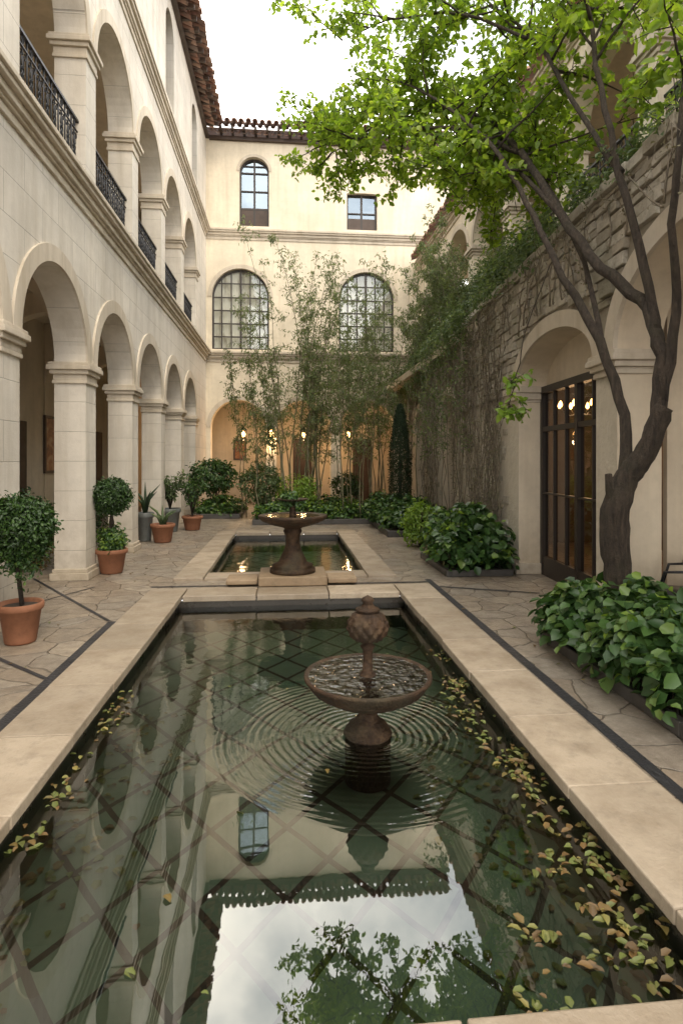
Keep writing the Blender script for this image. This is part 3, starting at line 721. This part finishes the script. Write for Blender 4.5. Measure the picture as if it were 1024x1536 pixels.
def foliate(path,start,nsec,l2,l3,nt,nl,jit=.07,rb=.016,bias=(0,0,.1)):
    n=len(path)
    for i in range(nsec):
        q=start+(n-1-start)*(i+R(0,1))/nsec; j=min(int(q),n-2); p=path[j].lerp(path[j+1],q-j)
        ax=(path[j+1]-path[j]).normalized(); d=(Vector((R(-1,1),R(-1,1),R(-.7,.9)))+ax*.5+Vector(bias)).normalized()
        tw,_=twig(p,d,R(.6,1)*l2,rb,5); tm.tube(tw,[rb*(1-.16*k) for k in range(len(tw))],5)
        for k in range(nt):
            q2=R(.25,1)*(len(tw)-1); j2=min(int(q2),len(tw)-2); pp=tw[j2].lerp(tw[j2+1],q2-j2)
            t3,_=twig(pp,Vector((R(-1,1),R(-1,1),R(-.8,.6))),R(.5,1)*l3,.006,3,.25,-.2); tm.tube(t3,[.006,.005,.004,.002],3)
            for _ in range(nl):
                q3=R(.1,1)*(len(t3)-1); j3=min(int(q3),len(t3)-2); x=t3[j3].lerp(t3[j3+1],q3-j3)
                o=Vector((R(-1,1),R(-1,1),R(-.6,1))); LP.append(x+o*jit); LO.append(o)
limb([(3.0,4.92,.02),(2.95,4.9,.3),(2.89,4.9,.8),(2.86,4.88,1.25),(2.95,4.84,1.55),(3.07,4.75,1.8),(3.15,4.66,2.15)],[.2,.14,.115,.12,.1,.088,.075],24,6,.05,.008)
tm.tube([(2.87,4.88,1.2),(2.79,4.85,1.45),(2.77,4.84,1.58)],[.065,.035,.026],8,0,False,.1)
A_,_=limb([(3.0,4.81,1.66),(3.11,4.72,1.98),(3.15,4.68,2.4),(3.14,4.73,2.78),(3.12,4.93,3.12),(2.98,5.35,3.54),(2.88,5.96,4.3),(2.77,6.77,5.36),(2.63,7.8,6.4),(2.2,9.15,7.4),(1.5,10.4,8.1)],[.07,.068,.062,.057,.054,.05,.045,.038,.03,.022,.01])
B_,_=limb([(3.14,4.73,2.78),(3.09,4.83,3.38),(3.0,5.04,4.29),(2.98,5.35,5.26),(3.05,5.74,6.4),(3.0,6.2,7.9)],[.042,.038,.032,.027,.02,.012])
C_,_=limb([(2.92,4.85,1.5),(2.98,4.95,2.1),(2.87,5.16,2.8),(2.67,5.68,3.74),(2.6,6.18,4.5),(2.38,6.8,5.5),(2.0,7.8,6.6),(1.7,8.7,7.4)],[.06,.048,.042,.034,.03,.025,.018,.01])
D_,_=limb([(3.0,5.04,4.29),(2.95,5.6,5.1),(2.93,6.75,6.7),(2.7,7.8,8.0)],[.03,.026,.02,.012])
E_,_=limb([(3.15,4.66,2.2),(3.2,4.55,2.9),(3.05,4.4,3.6),(3.05,4.3,4.3),(3.3,4.5,5.6)],[.045,.038,.03,.025,.015])
F_,_=limb([(2.77,6.77,5.36),(2.3,7.3,5.9),(1.7,8.2,6.4),(1.1,9.3,6.8),(.75,9.9,6.9)],[.03,.026,.02,.014,.008])
G_,_=limb([(2.88,5.96,4.3),(2.7,6.8,5.2),(2.9,8.2,6.2),(3.1,9.6,7.0)],[.028,.024,.018,.01])
H_,_=limb([(2.2,9.15,7.4),(1.6,9.6,7.2),(.9,10.3,7.3),(.5,10.8,7.6)],[.02,.016,.012,.006])
I_,_=limb([(2.87,5.16,2.8),(3.0,5.7,3.7),(3.05,6.6,4.9),(3.2,7.9,6.0)],[.026,.024,.018,.01])
J_,_=limb([(2.93,6.75,6.7),(2.3,7.7,7.7),(1.5,8.7,8.3),(.9,9.6,8.6)],[.022,.018,.012,.006])
foliate(A_,26,22,1.5,.55,10,13); foliate(B_,13,13,1.4,.5,8,13); foliate(C_,18,16,1.3,.5,9,13,bias=(0,0,-.2))
foliate(D_,6,14,1.5,.55,9,13); foliate(E_,12,7,.8,.4,6,12); foliate(F_,3,20,1.2,.5,10,14,bias=(0,0,-.35)); foliate(G_,6,18,1.3,.5,9,13,bias=(0,0,-.35)); foliate(H_,2,12,1.2,.5,9,13); foliate(I_,8,10,1.1,.45,8,12); foliate(J_,2,13,1.3,.5,9,13)
tm.obj('trunk_and_limbs',[M['bark']],T)
leaves('crown_foliage',LP,LO,.1,M['leaf_tree'],T,.62,.35,.3,.6)
tm=MB();LP=[];LO=[]
p,_=smooth([(2.67,5.68,3.74),(2.5,5.9,3.1),(2.42,6.0,2.6),(2.35,6.2,2.15)],[.01,.008,.006,.003]); tm.tube(p,.006,5)
foliate(p,8,7,.28,.14,3,6,.03,.005); tm.obj('low_sprig',[M['bark']],T); leaves('low_sprig_foliage',LP,LO,.085,M['leaf_lime'],T,.6)

# ------------------------------------------------------------------ bamboo / saplings
def grove(name,stems,leafmat,cane,size=.1,asp=.2,tw=34,nl=13,z0=.3,zb=0,lt=(.25,.75),g=-.45):
    e=empty(name); m=MB(); LP=[];LO=[]
    for (x,y,h,lx,ly,r) in stems:
        pts=[Vector((x,y,zb))]; N=9
        for i in range(1,N+1):
            q=i/N; pts.append(Vector((x+lx*q**2+R(-.05,.05),y+ly*q**2+R(-.05,.05),zb+h*q)))
        m.tube(pts,[r*(1-.85*i/N) for i in range(N+1)],5)
        for k in range(tw):
            q=z0+(1-z0)*R(0,1); j=min(int(q*N),N-1); p=pts[j].lerp(pts[j+1],q*N-j); a=R(0,6.28); l=R(*lt)*(1.15-q*.7)
            t3,_=twig(p,Vector((math.cos(a),math.sin(a),.7)),l,.004,4,.2,g); m.tube(t3,[.006,.005,.004,.003,.002],3)
            for _ in range(nl):
                q3=R(.15,1)*4; j3=min(int(q3),3); xx=t3[j3].lerp(t3[j3+1],q3-j3); o=Vector((math.cos(a)+R(-.6,.6),math.sin(a)+R(-.6,.6),R(-.4,.4)))
                LP.append(xx+Vector((R(-1,1),R(-1,1),R(-1,1)))*.07); LO.append(o)
    m.obj('canes',[M[cane]],e); leaves('foliage',LP,LO,size,M[leafmat],e,asp,.7,.2,.5)
st=[(R(-.35,1.0),R(16.2,17.8),R(4.6,8.9),R(-1.5,1.2),R(-.6,.5),.025) for _ in range(20)]
grove('bamboo_plant',st,'leaf_bamboo','cane',.1,.24,40,12,.3,lt=(.3,1.0))
st=[(R(1.2,3.6),R(15.6,18.6),R(4.2,7.6),R(-1.0,.8),R(-.6,.5),.019) for _ in range(24)]
grove('bamboo_plant',st,'leaf_bamboo','cane',.1,.26,36,12,.36,lt=(.3,.95))
st=[(R(-1.3,-.3),R(16.4,18),R(3.2,6.2),R(-.6,.3),R(-.3,.3),.018) for _ in range(9)]
grove('bamboo_plant',st,'leaf_bamboo','cane',.1,.26,32,12,.42)
st=[]
for _ in range(12):
    s=R(9.8,15); x,y,_z=FR(s,R(.15,.55),0); st.append((x,y,R(3.2,5.0),R(-.3,.2),R(-.4,.4),.015))
grove('slender_sapling',st,'leaf_bamboo','twig',.065,.45,22,7,.5)

# ------------------------------------------------------------------ climbing vine on the wall + terrace shrubs
V=empty('climbing_vine'); m=MB(); LP=[];LO=[];DP=[];DO=[]
def inop(s,z):
    for (c,hw,zb,zs,ri) in ops:
        if abs(s-c)<hw+.12 and z<zs+ri+.08: return True
    return False
for k in range(140):
    s=R(9.0,20) if k<118 else R(3,9); z=0.0 if not (s<8.7) else 3.6; t=R(.05,.12); pts=[]
    ds=R(-.08,.08)
    while z<4.4:
        if not inop(s,z): pts.append(FR(s,t+R(0,.04),z))
        else: pts=[]
        ds=ds*.8+R(-.06,.06); s+=ds; z+=R(.1,.2)
        if pts and R(0,1)<.4:
            q=Vector(pts[-1]); a=[q]
            for _ in range(4): q=q+Vector((-R(-.01,.03),R(-.13,.13),R(-.02,.16))); a.append(q)
            m.tube(a,[.005,.004,.003,.003,.002],3)
            for _ in range(3): DP.append(random.choice(a)+Vector((-R(0,.05),R(-.05,.05),R(-.05,.05)))); DO.append((-1,0,.2))
        if pts and R(0,1)<.35: DP.append((pts[-1][0]-R(0,.05),pts[-1][1]+R(-.08,.08),pts[-1][2])); DO.append((-1,0,.2))
    if len(pts)>2: m.tube(pts,[.011*(1-.6*i/len(pts)) for i in range(len(pts))],4)
m.obj('woody_stems',[M['twig']],V); leaves('dry_foliage',DP,DO,.04,M['leaf_dry'],V,.6)
for k in range(320):
    s=R(4.4,20.3); 
    dens=1 if s>11 else .28
    if R(0,1)>dens: continue
    L=R(.15,1.3 if s>11 else .4)*R(.3,1.1); c0=R(-.05,.3)
    for _ in range(int(38*L+12)):
        u=R(0,1)**1.2; LP.append(FR(s+R(-.12,.12),.08+R(0,.16)+c0*(1-u),4.6-u*L)); LO.append((-1,0,.3))
leaves('hanging_foliage',LP,LO,.065,M['leaf_ivy'],V,.6,.6)
LP=[];LO=[];m=MB()
for k in range(46):
    s=R(.0,4.2); L=R(.4,2.0); z1=R(4.7,5.35); pts=[FB(s+R(-.04,.04),.1+R(0,.12),z1-L*q/6) for q in range(7)]
    m.tube(pts,.006,3)
    for _ in range(int(L*34)):
        u=R(0,1); LP.append(FB(s+R(-.1,.1),.1+R(0,.2),z1-L*u)); LO.append((0,-1,.3))
m.obj('back_wall_stems',[M['twig']],V); leaves('back_wall_foliage',LP,LO,.08,M['leaf_ivy'],V,.5,.6)
TS=empty('terrace_shrubs'); LP=[];LO=[];m=MB()
s=3.5
while s<20.3:
    big=1.0 if s>9 else .5
    x,y,_=FR(s,-.5-R(0,.3),0); h=R(.3,.6)+(R(.2,1.1) if s>9.5 else R(0,.25)); r=R(.3,.5)
    for sx in range(2):
        P,O=clumps((x-R(0,.2)*(1 if s>9 else 0),y+R(-.3,.3),4.5+h*.5),(r,r,h*.62),int(24+28*big*h),17,.11,.4,4.4); LP.append(P); LO.append(O)
    for k in range(5): m.tube([(x,y,4.4),(x+R(-.2,.2),y+R(-.2,.2),4.5+h*.6),(x+R(-.4,.3),y+R(-.4,.4),4.5+h*1.15)],[.016,.01,.004],4)
    s+=R(.4,.6)
LP=np.concatenate(LP);LO=np.concatenate(LO); leaves('foliage',LP,LO,.08,M['leaf_ivy'],TS,.45); m.obj('stems',[M['bark']],TS)
st=[]
for _ in range(26):
    s=R(9.5,19.5); x,y,_z=FR(s,-.35,0); st.append((x,y,R(1.5,3.0),R(-1.1,.1),R(-.4,.4),.016))
grove('weeping_shrub',st,'leaf_bamboo','twig',.085,.32,36,15,.2,4.4)

# ------------------------------------------------------------------ floating leaves
P=[]
for k in range(36):
    x=1.42-abs(random.gauss(0,.13)); y=1.8+3.6*R(0,1)**1.3
    for _ in range(random.randint(4,18)): P.append((min(x+random.gauss(0,.05),1.45),max(y+random.gauss(0,.09),1.72),zw+R(.003,.012)))
for (x,y) in ((.95,2.15),(1.1,2.0),(.85,1.85),(1.2,2.5),(1.0,1.8),(1.25,2.25)):
    for _ in range(14): P.append((x+random.gauss(0,.05),max(y+random.gauss(0,.035),1.72),zw+R(.003,.012)))
for k in range(14):
    x=-1.28+abs(random.gauss(0,.05)); y=R(2.0,4.6)
    for _ in range(random.randint(3,10)): P.append((max(x+random.gauss(0,.04),-1.31),y+random.gauss(0,.1),zw+R(.003,.01)))
for k in range(12): P.append((R(-1.0,1.3),R(1.9,6.5),zw+.004))
leaves('floating_leaves',P,(0,0,1),.046,M['leaf_fall'],None,.6,0,2.2,.5)
P=[(R(-2.8,-1.9) if R(0,1)<.5 else R(2,3.3),R(2,14),.012) for _ in range(90)]
leaves('fallen_leaves',P,(0,0,1),.04,M['leaf_fall'],None,.7,0,3,.25)
P=[(1.45-abs(random.gauss(0,.3)),R(1.7,5),-.41) for _ in range(220)]+[(-1.3+abs(random.gauss(0,.25)),R(1.7,5),-.41) for _ in range(160)]
leaves('sunken_leaves',P,(0,0,1),.06,M['leaf_fall'],None,.7,0,3,.25)

# ------------------------------------------------------------------ lanterns, pictures, furniture
def lantern(x,y,z,top,power=14):
    e=empty('hanging_lantern'); m=MB()
    m.tube([(x,y,z+.3),(x,y,top)],.008,4)
    m.lathe((x,y,z),[(.03,.32),(.05,.28),(.14,.2),(.15,.18),(.12,.18)],6); m.lathe((x,y,z),[(.02,-.2),(.08,-.17),(.1,-.14),(.1,-.12)],6)
    for k in range(6):
        a=math.pi*k/3; m.tube([(x+.1*math.cos(a),y+.1*math.sin(a),z-.13),(x+.13*math.cos(a),y+.13*math.sin(a),z+.19)],.008,4)
    m.obj('metal_body',[M['iron']],e)
    m=MB(); m.lathe((x,y,z-.09),[(.015,0),(.06,.05),(.078,.12),(.05,.19),(.012,.24)],12); m.obj('bulb',[M['bulb']],e)
    l=bpy.data.lights.new('lantern_light','POINT'); l.energy=power; l.color=(1,.64,.33); l.shadow_soft_size=.08
    lo=bpy.data.objects.new('lantern_light',l); COL.objects.link(lo); lo.location=(x,y,z-.28); lo.parent=e
for x,y in ((-1.6,21.9),(-.55,20.8),(.62,21.9),(2.3,21.9)): lantern(x,y,2.62,4.74 if y>21.5 else 3.6,38)
e=empty('chandelier'); m=MB(); bm_=MB(); cx,cy,cz=5.0,9.6,2.6
m.tube([(cx,cy,4.1),(cx,cy,cz-.1)],.012,6)
for k in range(8):
    a=k*math.pi/4; m.tube([(cx,cy,cz-.08),(cx+.2*math.cos(a),cy+.2*math.sin(a),cz-.14),(cx+.36*math.cos(a),cy+.36*math.sin(a),cz)],.01,5)
    bm_.lathe((cx+.36*math.cos(a),cy+.36*math.sin(a),cz),[(.015,0),(.035,.035),(.025,.08),(.0,.12)],8)
m.obj('arms',[M['iron']],e); bm_.obj('bulbs',[M['bulb']],e)
l=bpy.data.lights.new('chandelier_light','POINT'); l.energy=70; l.color=(1,.62,.32); l.shadow_soft_size=.3
lo=bpy.data.objects.new('chandelier_light',l); COL.objects.link(lo); lo.location=(cx,cy,cz-.3); lo.parent=e
e=empty('wall_bracket_lamp'); m=MB(); m.tube([(-5.38,8.0,3.6),(-5.1,8.0,3.72),(-4.8,8.0,3.6)],.02,6); m.lathe((-4.8,8.0,3.38),[(.06,.0),(.11,.03),(.12,.16),(.05,.22)],8); m.lathe((-5.39,8.0,3.52),[(.06,0),(.07,.06),(.05,.14)],8); m.obj('metal_body',[M['iron']],e)
def picture(F,s0,s1,z0,z1,t):
    e=empty('framed_picture'); m=MB(); w=.06
    m.box(s0,s1,t,t+.05,z0,z0+w,0,F); m.box(s0,s1,t,t+.05,z1-w,z1,0,F); m.box(s0,s0+w,t,t+.05,z0+w,z1-w,0,F); m.box(s1-w,s1,t,t+.05,z0+w,z1-w,0,F); m.obj('frame',[M['wood']],e)
    m=MB(); m.quad(F(s0+w,t+.02,z0+w),F(s1-w,t+.02,z0+w),F(s1-w,t+.02,z1-w),F(s0+w,t+.02,z1-w)); m.obj('canvas',[M['paint1']],e)
FI=lambda s,t,z:(-5.4+t,s,z); FK=lambda s,t,z:(s,23.6-t,z)
picture(FI,9.5,10.5,1.6,2.6,.01)
picture(FI,13.6,14.6,1.4,2.7,.01); picture(FK,-2.1,-1.6,1.7,2.5,.01)
def chair(x,y,a):
    e=empty('iron_chair'); m=MB(); c,s=math.cos(a),math.sin(a); W=lambda u,v,z:(x+u*c-v*s,y+u*s+v*c,z)
    for u in (-.2,.2):
        m.tube([W(u,.2,0),W(u,.18,.45)],.015,6); m.tube([W(u,-.22,0),W(u,-.19,.45),W(u,-.24,.86)],.015,6)
    m.lathe(W(0,0,.44),[(.23,0),(.25,.015),(.24,.04),(0,.05)],20)
    m.tube([W(-.2,-.24,.84)]+[W(.2*math.cos(math.pi-k*math.pi/8),-.25,.84+.13*math.sin(k*math.pi/8)) for k in range(9)]+[W(.2,-.24,.84)],.018,6)
    m.tube([W(.11*math.cos(k*math.pi/8),-.225,.72+.13*math.sin(k*math.pi/8)) for k in range(16)],.01,5,closed=True)
    m.tube([W(.05*math.cos(k*math.pi/5),-.225,.72+.05*math.sin(k*math.pi/5)) for k in range(10)],.01,5,closed=True)
    m.tube([W(-.2,-.2,.56),W(.2,-.2,.56)],.01,5)
    for sg in (-1,1): m.tube([W(sg*.2,-.22,.68),W(sg*.26,-.05,.7),W(sg*.25,.12,.68),W(sg*.2,.18,.45)],.014,6)
    m.obj('frame',[M['iron']],e)
chair(3.66,5.15,.9); chair(4.25,5.35,2.3)
e=empty('bistro_table'); m=MB(); m.lathe((3.98,5.0,0),[(.22,0),(.2,.03),(.04,.05),(.03,.7),(.12,.72),(.34,.73),(.34,.755),(0,.757)],28); m.obj('table',[M['iron']],e)

# ------------------------------------------------------------------ light, world, camera
el,rot=math.radians(58),math.radians(150)
sd=Vector((math.sin(rot)*math.cos(el),math.cos(rot)*math.cos(el),math.sin(el)))
l=bpy.data.lights.new('sun','SUN'); l.energy=1.5; l.angle=math.radians(20); l.color=(1,.86,.65)
lo=bpy.data.objects.new('sun',l); COL.objects.link(lo); lo.rotation_euler=(-sd).to_track_quat('-Z','Y').to_euler()
W=bpy.data.worlds.new('World'); scene.world=W; W.use_nodes=True; nt=W.node_tree; nt.nodes.clear()
N=nt.nodes.new; L=nt.links.new
out=N('ShaderNodeOutputWorld'); bg=N('ShaderNodeBackground'); bg.inputs[1].default_value=.15
sky=N('ShaderNodeTexSky'); sky.sky_type='NISHITA'; sky.sun_disc=False; sky.sun_elevation=el; sky.sun_rotation=rot; sky.dust_density=2
tc=N('ShaderNodeTexCoord'); no=N('ShaderNodeTexNoise'); no.inputs['Scale'].default_value=2.4; no.inputs['Detail'].default_value=7; no.inputs['Roughness'].default_value=.55
L(tc.outputs['Generated'],no.inputs['Vector'])
cr=N('ShaderNodeValToRGB'); cr.color_ramp.elements[0].position=.36; cr.color_ramp.elements[0].color=(.5,.5,.5,1); cr.color_ramp.elements[1].position=.56; L(no.outputs[0],cr.inputs[0])
cr2=N('ShaderNodeValToRGB'); cr2.color_ramp.elements[0].position=.38; cr2.color_ramp.elements[1].position=.62; L(no.outputs[0],cr2.inputs[0])
cl=N('ShaderNodeMix'); cl.data_type='RGBA'; cl.inputs[6].default_value=(13,14,15.5,1); cl.inputs[7].default_value=(34,31.8,28.5,1); L(cr2.outputs[0],cl.inputs[0])
mx=N('ShaderNodeMix'); mx.data_type='RGBA'; L(cr.outputs[0],mx.inputs[0]); L(sky.outputs[0],mx.inputs[6]); L(cl.outputs[2],mx.inputs[7])
L(mx.outputs[2],bg.inputs[0]); L(bg.outputs[0],out.inputs[0])
cam=bpy.data.cameras.new('camera'); co=bpy.data.objects.new('camera',cam); COL.objects.link(co)
co.location=(0,0,1.7); co.rotation_euler=(math.radians(90),0,-math.radians(5.32))
cam.sensor_width=36; cam.sensor_fit='AUTO'; cam.lens=20.6; cam.shift_y=-.0508; cam.clip_end=2000; cam.clip_start=.05
scene.camera=co
scene.view_settings.view_transform='Standard'; scene.view_settings.look='None'; scene.view_settings.exposure=0
